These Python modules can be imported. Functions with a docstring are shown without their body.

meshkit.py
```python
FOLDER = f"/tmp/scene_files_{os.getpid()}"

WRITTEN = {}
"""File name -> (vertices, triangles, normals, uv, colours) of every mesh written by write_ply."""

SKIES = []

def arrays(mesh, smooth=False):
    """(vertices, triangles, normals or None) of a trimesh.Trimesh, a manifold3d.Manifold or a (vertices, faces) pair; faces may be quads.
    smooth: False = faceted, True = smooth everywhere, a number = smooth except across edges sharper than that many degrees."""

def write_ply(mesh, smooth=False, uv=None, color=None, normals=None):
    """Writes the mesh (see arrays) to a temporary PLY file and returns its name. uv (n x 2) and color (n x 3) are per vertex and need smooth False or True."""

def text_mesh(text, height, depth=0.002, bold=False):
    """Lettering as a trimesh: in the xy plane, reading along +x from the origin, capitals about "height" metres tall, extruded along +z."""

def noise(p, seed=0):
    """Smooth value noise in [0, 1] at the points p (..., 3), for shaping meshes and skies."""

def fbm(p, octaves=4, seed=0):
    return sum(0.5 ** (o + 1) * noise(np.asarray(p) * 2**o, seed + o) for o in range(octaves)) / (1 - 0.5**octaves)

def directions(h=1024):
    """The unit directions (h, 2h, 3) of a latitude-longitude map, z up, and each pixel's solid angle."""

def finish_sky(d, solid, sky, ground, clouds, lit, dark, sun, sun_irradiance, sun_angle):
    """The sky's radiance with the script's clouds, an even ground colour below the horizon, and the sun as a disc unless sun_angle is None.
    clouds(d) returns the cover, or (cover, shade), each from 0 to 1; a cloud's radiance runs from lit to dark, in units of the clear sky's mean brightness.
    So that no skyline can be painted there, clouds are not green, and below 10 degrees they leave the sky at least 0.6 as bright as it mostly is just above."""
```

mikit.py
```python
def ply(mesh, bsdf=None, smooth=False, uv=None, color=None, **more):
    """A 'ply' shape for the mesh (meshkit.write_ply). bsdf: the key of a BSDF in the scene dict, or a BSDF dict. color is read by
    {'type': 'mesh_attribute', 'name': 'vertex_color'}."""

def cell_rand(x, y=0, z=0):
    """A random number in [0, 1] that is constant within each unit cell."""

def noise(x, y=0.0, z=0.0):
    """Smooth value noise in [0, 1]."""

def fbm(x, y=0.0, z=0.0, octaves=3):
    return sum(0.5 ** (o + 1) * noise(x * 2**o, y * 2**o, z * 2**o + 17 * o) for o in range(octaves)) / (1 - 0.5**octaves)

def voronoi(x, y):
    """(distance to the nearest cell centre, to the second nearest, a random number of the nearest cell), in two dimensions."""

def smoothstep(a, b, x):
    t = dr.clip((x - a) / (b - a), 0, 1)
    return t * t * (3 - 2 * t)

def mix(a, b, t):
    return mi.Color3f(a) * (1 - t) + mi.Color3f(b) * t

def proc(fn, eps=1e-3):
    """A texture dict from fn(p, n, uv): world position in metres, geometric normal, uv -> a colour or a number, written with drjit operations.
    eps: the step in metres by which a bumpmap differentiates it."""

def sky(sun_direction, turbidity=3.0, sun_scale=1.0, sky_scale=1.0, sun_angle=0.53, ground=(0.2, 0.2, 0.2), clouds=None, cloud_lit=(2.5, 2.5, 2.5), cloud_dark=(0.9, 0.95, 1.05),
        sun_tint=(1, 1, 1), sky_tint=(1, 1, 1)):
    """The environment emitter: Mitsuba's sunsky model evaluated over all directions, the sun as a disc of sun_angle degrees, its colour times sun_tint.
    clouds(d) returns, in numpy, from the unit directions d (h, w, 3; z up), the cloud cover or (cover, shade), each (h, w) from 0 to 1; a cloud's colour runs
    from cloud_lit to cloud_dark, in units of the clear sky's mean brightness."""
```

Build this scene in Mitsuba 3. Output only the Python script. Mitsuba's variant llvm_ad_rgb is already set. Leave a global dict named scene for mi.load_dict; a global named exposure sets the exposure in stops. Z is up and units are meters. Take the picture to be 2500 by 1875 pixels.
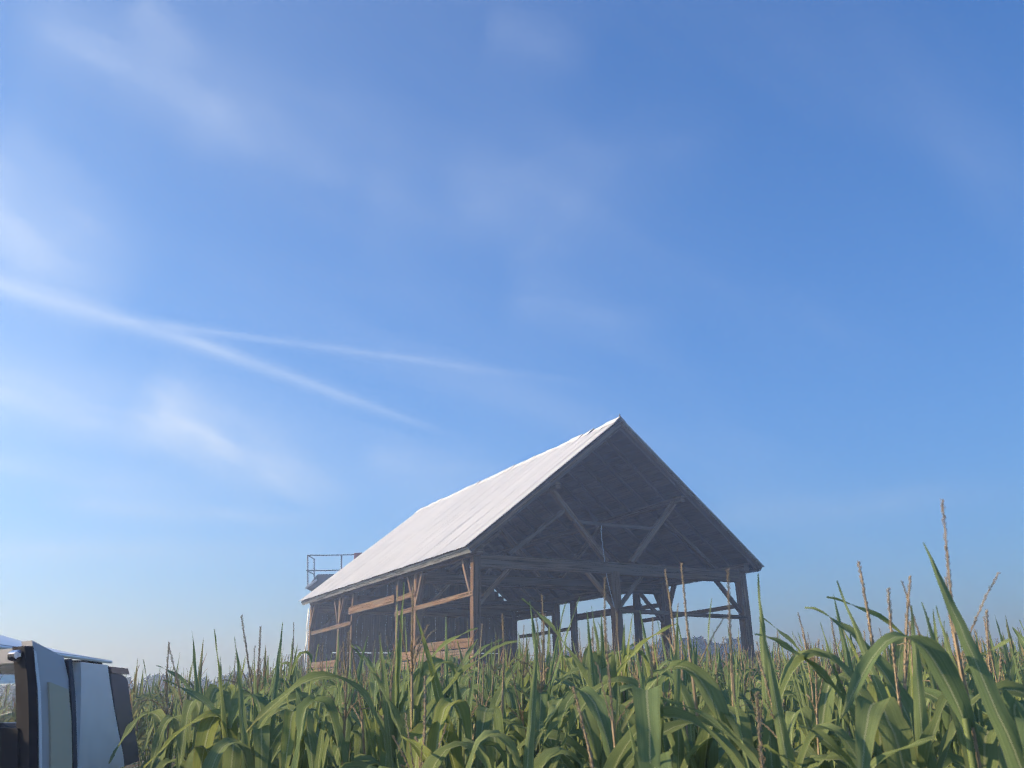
import math, random
import numpy as np, trimesh, drjit as dr, mitsuba as mi
import mikit, meshkit
from mikit import proc, noise, fbm, voronoi, cell_rand, smoothstep, mix
T = mi.ScalarTransform4f
rng = np.random.default_rng(7)
random.seed(7)
scene, labels = {}, {}

# ------------------------------------------------------------------ camera, sky, exposure
EYE = np.array([0.0, 0.0, 1.6])
FWD, UP = np.array([0.0, 0.94188343, 0.33593989]), np.array([0.01633783, -0.33589506, 0.94175771])
exposure = 2.4
HAZE = [0.0053, 0.0067, 0.0091]
scene['camera'] = {'type': 'thinlens', 'aperture_radius': 0.0018, 'focus_distance': 14.0, 'fov': 61.84, 'fov_axis': 'x', 'near_clip': 0.05, 'far_clip': 4000.0,
                   'to_world': T().look_at(origin=EYE.tolist(), target=(EYE + FWD).tolist(), up=UP.tolist()),
                   'medium': {'type': 'ref', 'id': 'haze_air'}}
SUN = np.array([-0.883, 0.124, 0.454])


def arc(d, a, b, width, soft, amp, wob=0.0, grow=0.0, seed=0):
    """cover of a fibrous streak of cloud along the great circle from direction a to b (unit vectors); width in degrees."""
    a, b = np.array(a, float), np.array(b, float)
    a, b = a / np.linalg.norm(a), b / np.linalg.norm(b)
    n = np.cross(a, b); n /= np.linalg.norm(n)
    m = np.cross(n, a)
    L = math.atan2(b @ m, b @ a)
    out = np.zeros(d.shape[:-1])
    off = np.degrees(np.arcsin(np.clip(d @ n, -1, 1)))
    along = np.arctan2(d @ m, d @ a) / L
    on = (np.abs(off) < 4 * width + wob) & (along > -0.1) & (along < 1.12)
    d, off, along = d[on], off[on], along[on]
    off = off + wob * (meshkit.fbm(d * 9, 3, seed) - 0.5)
    w = width * (1 + grow * (0.5 - np.clip(along, 0, 1)) * 2)
    ends = np.clip((along + 0.08) / 0.16, 0, 1) * np.clip((1.10 - along) / 0.5, 0, 1)
    q = np.stack([along * np.degrees(L) * 0.28, off * 1.5 / max(width, 0.25) ** 0.6, off * 0 + seed], -1)
    tex = np.clip(0.35 + 1.3 * meshkit.fbm(q, 5, seed + 5), 0, 1.6)
    out[on] = amp * np.exp(-(np.abs(off) / w) ** soft) * ends * tex
    return out


def clouds(d):
    c = 0.0
    for k in STREAKS:
        c = c + arc(d, *k)
    # thin veils of cirrus, drawn out along one wind direction
    q = np.stack([d[..., 0] / (d[..., 2] + 0.25), d[..., 1] / (d[..., 2] + 0.25), d[..., 2] * 0], -1)
    r = np.stack([q[..., 0] * 0.8 + q[..., 1] * 0.6, -q[..., 0] * 0.6 + q[..., 1] * 0.8, q[..., 2]], -1)
    f = meshkit.fbm(r * np.array([1.2, 5.5, 1]) + 3.7, 5, 3) * 0.6 + meshkit.fbm(r * np.array([0.9, 2.2, 1]) + 9.1, 3, 8) * 0.4
    c = c + 0.15 * np.clip((f - 0.47) / 0.3, 0, 1) ** 1.3 * np.clip((d[..., 2] - 0.02) / 0.2, 0, 1)
    return np.clip(c, 0, 0.9)


STREAKS = [
    ((-0.5326, 0.7510, 0.3904), (-0.3132, 0.8805, 0.3559), 0.62, 1.5, 0.25, 0.15, 0.35, 1),
    ((-0.3643, 0.8558, 0.3671), (-0.0773, 0.9565, 0.2814), 0.4, 1.5, 0.2, 0.15, 0.35, 1),
    ((-0.4050, 0.8336, 0.3755), (0.0622, 0.9392, 0.3377), 0.24, 1.5, 0.16, 0.12, 0.0, 2),
    ((-0.5374, 0.7910, 0.2925), (-0.3661, 0.8910, 0.2686), 1.7, 1.4, 0.32, 1.0, 0.1, 3),
    ((-0.3925, 0.8711, 0.2953), (-0.1932, 0.9598, 0.2034), 1.6, 1.5, 0.4, 1.0, 0.3, 15),
    ((-0.5345, 0.7017, 0.4711), (-0.4146, 0.8188, 0.3971), 3.4, 1.4, 0.32, 1.2, 0.0, 4),
    ((-0.4603, 0.6529, 0.6015), (-0.2664, 0.7824, 0.5629), 1.8, 1.3, 0.16, 1.6, 0.1, 6),
    ((-0.3259, 0.7432, 0.5843), (-0.1124, 0.8369, 0.5357), 2.4, 1.3, 0.12, 1.8, 0.0, 9),
    ((-0.3675, 0.6697, 0.6453), (-0.3229, 0.7288, 0.6038), 1.2, 1.4, 0.12, 1.5, 0.0, 10),
    ((-0.1580, 0.8337, 0.5292), (0.0029, 0.8670, 0.4982), 2.6, 1.3, 0.07, 1.8, 0.0, 21),
    ((-0.0526, 0.8464, 0.5299), (0.2333, 0.7952, 0.5597), 2.6, 1.3, 0.06, 2.0, 0.0, 12),
    ((-0.0156, 0.7350, 0.6779), (0.0948, 0.7520, 0.6524), 1.6, 1.4, 0.07, 1.5, 0.0, 13),
    ((0.0023, 0.8850, 0.4655), (0.1103, 0.8292, 0.5480), 2.0, 1.3, 0.05, 1.5, 0.0, 22),
    ((-0.4647, 0.8657, 0.1861), (-0.2107, 0.9607, 0.1805), 0.6, 1.5, 0.18, 0.8, 0.0, 14),
    ((-0.5275, 0.8381, 0.1390), (-0.2275, 0.9628, 0.1457), 0.7, 1.5, 0.16, 0.8, 0.0, 16),
    ((-0.5314, 0.8174, 0.2223), (-0.3455, 0.9165, 0.2014), 1.0, 1.5, 0.16, 0.9, 0.0, 17),
    ((-0.1662, 0.9534, 0.2517), (-0.0017, 0.9711, 0.2388), 1.2, 1.5, 0.12, 0.9, 0.0, 18),
    ((0.2280, 0.9570, 0.1795), (0.5091, 0.8422, 0.1776), 0.9, 1.5, 0.08, 0.9, 0.0, 19),
    ((0.0017, 0.9020, 0.4318), (0.1889, 0.9024, 0.3872), 2.0, 1.4, 0.07, 1.5, 0.0, 20),
]
scene['sky'] = mikit.sky(SUN.tolist(), turbidity=3.0, sky_scale=1.0, clouds=clouds, cloud_lit=(2.25, 2.55, 2.95), sky_tint=(0.46, 0.82, 1.36), sun_tint=(0.95, 1.0, 1.07), ground=(0.10, 0.12, 0.06))
labels['sky'] = {'label': 'blue morning sky with thin cirrus and two contrails', 'kind': 'structure'}


# ------------------------------------------------------------------ helpers
def bsdf(name, **d):
    scene[name] = d
    return name


def put(key, shape, **lab):
    n, k = 0, key
    while k in scene:
        n += 1
        k = f'{key}_{n:03d}'
    scene[k] = shape
    if lab:
        labels[k] = lab
    return k


_claimed = set()


def thing(name, label, category, group=None, kind=None):
    k, n = name, 0
    while k in _claimed or k in scene:
        n += 1
        k = f'{name}_{n:03d}'
    _claimed.add(k)
    labels[k] = {'label': label, 'category': category}
    if group:
        labels[k]['group'] = group
    return k


def unit(v):
    v = np.asarray(v, float)
    return v / np.linalg.norm(v)


def frame_of(p0, p1, up):
    z = unit(np.subtract(p1, p0))
    x = np.cross(up, z)
    if np.linalg.norm(x) < 1e-3:
        x = np.cross([0.3, 0.9, 0.1], z)
    x = unit(x)
    return x, np.cross(z, x), z


def beam_mesh(p0, p1, w, t, up=(0, 0, 1), seg=3, wob=0.006, taper=1.0, seed=None, ch=0.012):
    """a sawn timber from p0 to p1: w along 'side', t along 'up'; uv = (length, around + a random offset). Bevelled edges."""
    r = np.random.default_rng(int(rng.integers(1 << 30)) if seed is None else seed)
    p0, p1 = np.asarray(p0, float), np.asarray(p1, float)
    x, y, z = frame_of(p0, p1, up)
    L = np.linalg.norm(p1 - p0)
    ch = min(ch, 0.2 * min(w, t))
    a, b = w / 2, t / 2
    prof = np.array([(-a + ch, -b), (a - ch, -b), (a, -b + ch), (a, b - ch), (a - ch, b), (-a + ch, b), (-a, b - ch), (-a, -b + ch)])
    off = r.integers(0, 40) * 10.0
    V, F, U = [], [], []
    ts = np.linspace(0, 1, seg + 1)
    cx, cy = r.normal(0, wob, seg + 1), r.normal(0, wob, seg + 1)
    cx[0] = cy[0] = cx[-1] = cy[-1] = 0
    rings = []
    for i, tt in enumerate(ts):
        s = 1 + (taper - 1) * tt
        pr = prof * s + [cx[i], cy[i]]
        rings.append(p0 + z * L * tt + pr[:, :1] * x + pr[:, 1:] * y)
    per = np.concatenate([[0], np.cumsum(np.linalg.norm(np.roll(prof, -1, 0) - prof, axis=1))])
    for k in range(8):
        base = len(V)
        for i, tt in enumerate(ts):
            V += [rings[i][k], rings[i][(k + 1) % 8]]
            U += [(tt * L, off + per[k]), (tt * L, off + per[k + 1])]
        for i in range(seg):
            q = base + 2 * i
            F += [(q, q + 1, q + 3), (q, q + 3, q + 2)]
    for ring, flip in ((rings[0], 1), (rings[-1], 0)):
        base = len(V)
        V += list(ring)
        U += [(0.5 * pr[0], off + pr[1] + 3) for pr in prof]
        for k in range(1, 7):
            F.append((base, base + k + 1, base + k) if flip else (base, base + k, base + k + 1))
    return np.array(V), np.array(F), np.array(U)


def beam(key, p0, p1, w, t, mat='timber', up=(0, 0, 1), seg=3, wob=0.006, taper=1.0, **lab):
    v, f, u = beam_mesh(p0, p1, w, t, up, seg, wob, taper)
    return put(key, mikit.ply((v, f), mat, uv=u), **lab)


def tube_mesh(pts, rad, n=8, cap=True):
    p = np.asarray(pts, float)
    rad = np.broadcast_to(rad, (len(p),))
    t = np.gradient(p, axis=0)
    t /= np.linalg.norm(t, axis=1, keepdims=True)
    a = [unit(np.cross(t[0], (1.0, 0.1, 0) if abs(t[0][2]) > 0.7 else (0.1, 0.2, 1.0)))]
    for q in t[1:]:
        a.append(unit(a[-1] - q * (a[-1] @ q)))
    a = np.array(a)
    b = np.cross(t, a)
    ang = np.arange(n) * 2 * np.pi / n
    v = (p[:, None] + rad[:, None, None] * (np.cos(ang)[None, :, None] * a[:, None] + np.sin(ang)[None, :, None] * b[:, None])).reshape(-1, 3)
    f = []
    for i in range(len(p) - 1):
        for k in range(n):
            q, s = i * n + k, i * n + (k + 1) % n
            f += [(q, s, s + n), (q, s + n, q + n)]
    if cap:
        v = np.vstack([v, p[:1], p[-1:]])
        m = len(v)
        for k in range(n):
            f.append((m - 2, (k + 1) % n, k))
            f.append((m - 1, (len(p) - 1) * n + k, (len(p) - 1) * n + (k + 1) % n))
    return v, np.array(f)


def join(parts):
    V, F, o = [], [], 0
    for v, f in parts:
        V.append(v); F.append(np.asarray(f) + o); o += len(v)
    return np.vstack(V), np.vstack(F)


def rbox(c, size, r=0.02, X=(1, 0, 0), Y=(0, 1, 0)):
    """bevelled box (faces of a hull) in the frame X, Y, XxY."""
    s = np.array(size, float) / 2
    r = min(r, 0.45 * s.min() * 2)
    pts = []
    for sx in (-1, 1):
        for sy in (-1, 1):
            for sz in (-1, 1):
                for k in range(3):
                    q = s - r
                    q[k] = s[k]
                    pts.append(q * [sx, sy, sz])
                pts.append((s - 0.42 * r) * [sx, sy, sz])
    h = trimesh.convex.convex_hull(np.array(pts))
    X, Y = unit(X), unit(Y)
    Z = np.cross(X, Y)
    return np.asarray(c) + h.vertices @ np.array([X, Y, Z]), h.faces


# ------------------------------------------------------------------ materials
def timber_tex(p, n, uv):
    g = fbm(uv.x * 1.6, uv.y * 46.0, 0.0, 3)
    k = fbm(uv.x * 0.7 + 5, uv.y * 5.0, 3.0, 2)
    per = cell_rand(dr.floor(uv.y / 10.0), 3.0, 1.0)
    c = mix((0.10, 0.062, 0.038), (0.30, 0.185, 0.110), dr.clip(g * 1.5 - 0.25, 0, 1))
    c = mix(c, (0.17, 0.145, 0.12), 0.6 * smoothstep(0.42, 0.7, k))
    crack = smoothstep(0.30, 0.22, fbm(uv.x * 0.9, uv.y * 70.0, 9.0, 2))
    return c * (1 - 0.6 * crack) * (0.75 + 0.5 * per)


def timber_bump(p, n, uv):
    return fbm(uv.x * 1.6, uv.y * 46.0, 0.0, 3)


bsdf('timber', type='twosided', bsdf={'type': 'bumpmap', 'arbitrary': {**proc(timber_bump)}, 'scale': 0.006,
     'bsdf': {'type': 'principled', 'base_color': proc(timber_tex), 'roughness': 0.85, 'specular': 0.2}})


def siding_tex(p, n, uv):
    return mix(timber_tex(p, n, uv), (0.13, 0.115, 0.105), 0.55)


bsdf('siding', type='twosided', bsdf={'type': 'principled', 'base_color': proc(siding_tex), 'roughness': 0.9, 'specular': 0.2})


def roof_tex(tone):
    def fn(p, n, uv):
        # uv: x across the sheet (m), y down the slope (m)
        streak = fbm(uv.x * 30.0, uv.y * 0.55, 1.0 + tone * 7, 3)
        blot = fbm(uv.x * 1.1, uv.y * 0.5, 4.0 + tone * 3, 3)
        c = mix((0.64, 0.645, 0.65), (0.69, 0.69, 0.69), smoothstep(0.3, 0.65, blot))
        c = mix(c, (0.46, 0.455, 0.45), 0.5 * smoothstep(0.63, 0.74, streak))
        return c * (0.975 + 0.025 * tone)
    return fn


for k in range(3):
    bsdf(f'roof_metal_{k}', type='twosided', bsdf={'type': 'principled', 'base_color': proc(roof_tex(k / 2.0)), 'roughness': 0.45, 'specular': 0.5})


def white_metal_tex(p, n, uv):
    b = fbm(p.x * 3, p.y * 3, p.z * 5, 4)
    return mix((0.62, 0.61, 0.59), (0.78, 0.78, 0.77), smoothstep(0.35, 0.6, b))


bsdf('white_metal', type='twosided', bsdf={'type': 'principled', 'base_color': proc(white_metal_tex), 'roughness': 0.5, 'specular': 0.5})


def fascia_tex(p, n, uv):
    g = fbm(uv.x * 2.0, uv.y * 40.0, 0.0, 3)
    return mix((0.20, 0.19, 0.185), (0.42, 0.41, 0.40), smoothstep(0.3, 0.6, g))


bsdf('fascia_paint', type='twosided', bsdf={'type': 'principled', 'base_color': proc(fascia_tex), 'roughness': 0.8, 'specular': 0.3})


def soil_tex(p, n, uv):
    a = fbm(p.x * 1.7, p.y * 1.7, 0.0, 4)
    b = fbm(p.x * 14.0, p.y * 14.0, 2.0, 3)
    c = mix((0.10, 0.072, 0.045), (0.19, 0.14, 0.09), b)
    return mix(c, (0.07, 0.10, 0.03), smoothstep(0.45, 0.62, a))


bsdf('soil', type='twosided', bsdf={'type': 'bumpmap', 'arbitrary': proc(lambda p, n, uv: fbm(p.x * 9.0, p.y * 9.0, 0.0, 3), 0.01), 'scale': 0.06,
     'bsdf': {'type': 'diffuse', 'reflectance': proc(soil_tex)}})
bsdf('grey_steel', type='twosided', bsdf={'type': 'principled', 'base_color': {'type': 'rgb', 'value': [0.17, 0.18, 0.20]}, 'roughness': 0.5, 'metallic': 0.3})
bsdf('faded_red', type='twosided', bsdf={'type': 'principled', 'base_color': {'type': 'rgb', 'value': [0.33, 0.13, 0.13]}, 'roughness': 0.6})
bsdf('cord_fibre', type='twosided', bsdf={'type': 'diffuse', 'reflectance': {'type': 'rgb', 'value': [0.60, 0.62, 0.62]}})


# ------------------------------------------------------------------ terrain
def ground_z(x, y):
    x, y = np.asarray(x, float), np.asarray(y, float)
    left = np.clip(-x, 0, 45)
    right = np.clip(x, 0, 60)
    near = np.clip((np.hypot(x, y) - 6) / 14, 0, 1)
    z = (-0.068 * left + 0.024 * right) * near
    bx, by = -0.5, 30.6
    d2 = ((x - bx) / 9.0) ** 2 + ((y - by) / 10.0) ** 2
    z = z + 0.75 * np.exp(-d2 ** 1.5)
    far = np.clip((y - 45) / 90, 0, 1)
    z = z + far * np.clip((x + 8) / 30, 0, 1.6) * 1.6
    return z + 0.05 * (meshkit.fbm(np.stack([x * 0.2, y * 0.2, x * 0], -1), 3, 5) - 0.5)


R = 300.0
gx = np.sign(np.linspace(-1, 1, 161)) * np.abs(np.linspace(-1, 1, 161)) ** 1.8 * R
X, Y = np.meshgrid(gx, gx + 0.0, indexing='ij')
V = np.stack([X, Y, ground_z(X, Y)], -1).reshape(-1, 3)
i, j = np.meshgrid(np.arange(160), np.arange(160), indexing='ij')
q = (i * 161 + j).ravel()
scene['ground'] = mikit.ply((V, np.stack([q, q + 161, q + 162, q + 1], 1)), 'soil', smooth=True)
labels['ground'] = {'label': 'brown field soil under the corn', 'kind': 'structure'}

# haze: thin summer air round the whole place
scene['haze_air'] = {'type': 'homogeneous', 'albedo': {'type': 'rgb', 'value': [0.80, 0.80, 0.84]}, 'sigma_t': {'type': 'rgb', 'value': HAZE}, 'phase': {'type': 'hg', 'g': 0.5}}
scene['haze_skin'] = {'type': 'null'}
zlo, zhi = float(V[:, 2].min()) - 1.0, 16.0
scene['haze'] = {'type': 'cube', 'to_world': T().translate([0, 0, (zlo + zhi) / 2]).scale([R + 8, R + 8, (zhi - zlo) / 2]),
                 'bsdf': {'type': 'ref', 'id': 'haze_skin'}, 'interior': {'type': 'ref', 'id': 'haze_air'}}
labels['haze'] = {'label': 'pale morning haze over the fields', 'kind': 'stuff'}

# ------------------------------------------------------------------ the barn
YAW = 0.5079398
bu, bv, be = np.array([math.cos(YAW), math.sin(YAW), 0]), np.array([-math.sin(YAW), math.cos(YAW), 0]), np.array([0, 0, 1.0])
BO = np.array([3.16697957, 23.9616906, 3.33966373 + 1.6])
BL, BH = 15.05, 3.98
FLOOR = 1.0 - BO[2]            # barn-local height of the floor


def B(a, b, h):
    return BO + a * bu + b * bv + h * be


barn = thing('timber_barn', 'open sided old timber barn with white metal roof standing in the cornfield', 'barn')
_claimed.discard(barn); _claimed.add(barn)
SL = math.hypot(5, BH)


def slope_pt(side, b, d, lift=0.0):
    """point on the roof: d metres down from the ridge along the slope, lift above the deck."""
    ca, sa = 5 / SL, BH / SL
    a = side * (d * ca + lift * sa)
    return B(a, b, BH - d * sa + lift * ca)


def sheet(side, b0, b1, d0, d1, lift, ph, r, rows=5):
    pitch = 0.0762
    nb = max(2, int(round((b1 - b0) / pitch * 6)))
    bs = np.linspace(b0, b1, nb + 1)
    ds = np.linspace(d0, d1, rows)
    wave = 0.010 * np.cos((bs - b0) / pitch * 2 * np.pi)
    V, U = [], []
    tilt, warp = r.normal(0, 0.004, 2)
    rag = r.normal(0, 0.012, nb + 1) if d1 > SL - 0.1 else np.zeros(nb + 1)
    for k, d in enumerate(ds):
        s = (d - d0) / (d1 - d0)
        for m, b in enumerate(bs):
            dd = d + (rag[m] if k == rows - 1 else 0)
            V.append(slope_pt(side, b, dd, lift + wave[m] + tilt * (m / nb - 0.5) + warp * math.sin(s * 3.1) + 0.012 * (1 - s)))
            U.append((b - b0 + ph, d))
    F = []
    for k in range(rows - 1):
        for m in range(nb):
            q = k * (nb + 1) + m
            F.append((q, q + 1, q + nb + 2, q + nb + 1) if side < 0 else (q + nb + 1, q + nb + 2, q + 1, q))
    return np.array(V), np.array(F), np.array(U)


for side in (-1, 1):
    nsheet = 23
    wd = BL / nsheet
    rr = np.random.default_rng(11 + side)
    for row, (d0, d1, lift) in enumerate(((0.0, 3.28, 0.078), (3.18, SL + 0.02, 0.064))):
        for k in range(nsheet):
            v, f, uvs = sheet(side, k * wd - 0.02, (k + 1) * wd + 0.03, d0, d1, lift + 0.006 * (k % 2), k * 1.7 + row * 31, rr)
            put(f'{barn}__roof__sheet', mikit.ply((v, f), f'roof_metal_{int(rr.integers(3))}', smooth=True, uv=uvs))
# ridge capping of short folded pieces, uneven
rr = np.random.default_rng(5)
bpos = 0.0
while bpos < BL - 0.05:
    ln = min(rr.uniform(0.55, 0.8), BL - bpos)
    up0, sk = rr.uniform(0.095, 0.125), rr.normal(0, 0.012)
    V = []
    for b in (bpos - 0.01, bpos + ln - 0.025):
        z = up0 + (sk if b < bpos else -sk)
        V += [slope_pt(-1, b, 0.2 + rr.normal(0, 0.015), z - 0.01), slope_pt(-1, b, 0.07, z + 0.012), B(0, b, BH + z / 0.783 + 0.02), slope_pt(1, b, 0.07, z + 0.012), slope_pt(1, b, 0.2, z - 0.01)]
    F = [(k, k + 1, k + 6, k + 5) for k in range(4)]
    put(f'{barn}__roof__ridge_cap', mikit.ply((np.array(V), np.array(F)), f'roof_metal_{int(rr.integers(3))}', smooth=False, uv=np.array([(k * 0.1 + bpos, 0.2) for k in range(10)])))
    bpos += ln
put(f'{barn}__roof__finial', mikit.ply(tube_mesh([B(0, 0.04, BH + 0.05), B(0, 0.04, BH + 0.2), B(0.01, 0.04, BH + 0.26)], [0.03, 0.025, 0.008]), 'grey_steel'))
# rafters, purlins, fascia, verge boards
NR = 17
for side in (-1, 1):
    for k in range(NR):
        b = 0.09 + k * (BL - 0.18) / (NR - 1)
        beam(f'{barn}__roof__rafter', slope_pt(side, b, 0.03, -0.10), slope_pt(side, b, SL - 0.05, -0.10), 0.055, 0.14, 'siding', up=be, seg=2)
    ND = 25
    for k in range(ND):
        d = 0.03 + (k + 0.5) * (SL - 0.10) / ND
        beam(f'{barn}__roof__roof_board', slope_pt(side, 0.02, d, 0.008), slope_pt(side, BL - 0.02, d, 0.008), 0.026, (SL - 0.10) / ND - 0.006, 'siding', up=np.array(slope_pt(side, 0, 1, 0)) - slope_pt(side, 0, 0, 0), seg=4, wob=0.001)
    for k in range(3):
        b0, b1 = k * BL / 3, (k + 1) * BL / 3
        beam(f'{barn}__roof__fascia_board', slope_pt(side, b0 + 0.004, SL - 0.045, -0.075), slope_pt(side, b1 - 0.004, SL - 0.045, -0.075), 0.024, 0.16, 'fascia_paint', up=np.array(slope_pt(side, 0, 0, 1)) - slope_pt(side, 0, 0, 0), seg=3, wob=0.004)
    for b in (0.012, BL - 0.012):
        for (d0, d1) in ((0.0, 3.2), (3.205, SL - 0.04)):
            beam(f'{barn}__roof__verge_board', slope_pt(side, b, d0 + 0.02, -0.05), slope_pt(side, b, d1, -0.05), 0.022, 0.09, 'timber', up=be, seg=2, wob=0.003)

# frame: four bents across the barn
WA = 4.5
BENTS = (0.5, 4.25, 11.25, 14.85)
lean = lambda a: 0.0
for n, b in enumerate(BENTS):
    for side in (-1, 1):
        w = 0.21 if side < 0 else 0.26
        beam(f'{barn}__post', B(side * WA + (0.06 if side > 0 else 0), b, FLOOR), B(side * WA, b, 0.0), w, w, up=bv, wob=0.008)
        # knee brace from post up to the tie beam
        beam(f'{barn}__brace', B(side * (WA - 0.06), b, -1.32), B(side * (WA - 1.05), b, -0.30), 0.10, 0.13, up=bv)
        # canted purlin post and its outer brace
        beam(f'{barn}__truss_post', B(side * 0.42, b, -0.02), B(side * 2.3, b, 2.02), 0.15, 0.17, up=bv)
        beam(f'{barn}__truss_brace', B(side * 1.78, b, 1.3), B(side * 3.55, b, -0.02), 0.11, 0.13, up=bv)
        # knee braces along the wall up to the plate
        for db in (-1, 1):
            if 0 < b + db * 0.9 < 15 and (side < 0 or b == 4.25):
                beam(f'{barn}__wall_brace', B(side * (WA + 0.05), b + db * 0.08, -1.05), B(side * (WA + 0.05), b + db * 0.55, -0.14), 0.09, 0.17, up=bu)
    beam(f'{barn}__tie_beam', B(-WA, b, -0.22), B(WA, b, -0.22), 0.2, 0.34, seg=6, wob=0.012)
beam(f'{barn}__collar_beam', B(-1.5, 0.5, 1.02), B(1.5, 0.5, 1.02), 0.05, 0.10, 'siding')
# centre post of the near bent with its two braces
beam(f'{barn}__post', B(-0.12, 0.5, FLOOR), B(-0.2, 0.5, -0.3), 0.24, 0.24, up=bv, wob=0.008)
for s in (-1, 1):
    beam(f'{barn}__brace', B(-0.15 + s * 0.06, 0.5, -1.28), B(-0.15 + s * 0.95, 0.5, -0.34), 0.10, 0.13, up=bv)
for side in (-1, 1):
    beam(f'{barn}__wall_plate', B(side * (WA + 0.03), 0.2, 0.02), B(side * (WA + 0.03), BL - 0.1, 0.02), 0.2, 0.26, seg=8, wob=0.01)
    beam(f'{barn}__purlin_plate', slope_pt(side, 0.1, 3.0, -0.27), slope_pt(side, BL - 0.1, 3.0, -0.27), 0.15, 0.18, up=be, seg=5)
    for b in (5.75, 9.9):
        beam(f'{barn}__stud', B(side * WA, b, FLOOR), B(side * WA, b, -0.12), 0.15 if side < 0 else 0.24, 0.16, up=bv)
    o = side * (WA + 0.115)
    beam(f'{barn}__rail', B(o, 0.4, -1.04), B(o, 5.75, -1.16), 0.035, 0.13, up=be)
    beam(f'{barn}__rail', B(o, 4.2, -0.70), B(o, 5.8, -0.72), 0.035, 0.15, up=be)
    beam(f'{barn}__rail', B(o + side * 0.04, 5.7, -0.70), B(o + side * 0.04, 9.98, -0.72), 0.05, 0.25, up=be)
    beam(f'{barn}__rail', B(o, 9.85, -1.12), B(o, 14.5, -1.20), 0.035, 0.14, up=be)
beam(f'{barn}__rail', B(-0.2, 0.36, -1.36), B(WA, 0.36, -1.44), 0.05, 0.12, up=be)
# kick boards low on the left wall
for (b0, b1, hs) in ((0.35, 4.2, (-2.24, -2.49)), (11.2, 14.8, (-2.40, -2.66)), (4.3, 5.7, (-2.40, -2.66))):
    for h in hs:
        beam(f'{barn}__kick_board', B(-WA - 0.12, b0 + rng.uniform(-.04, .04), h + rng.normal(0, .01)), B(-WA - 0.12, b1 + rng.uniform(-.04, .04), h + rng.normal(0, .01)), 0.03, 0.235, up=be)
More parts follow.
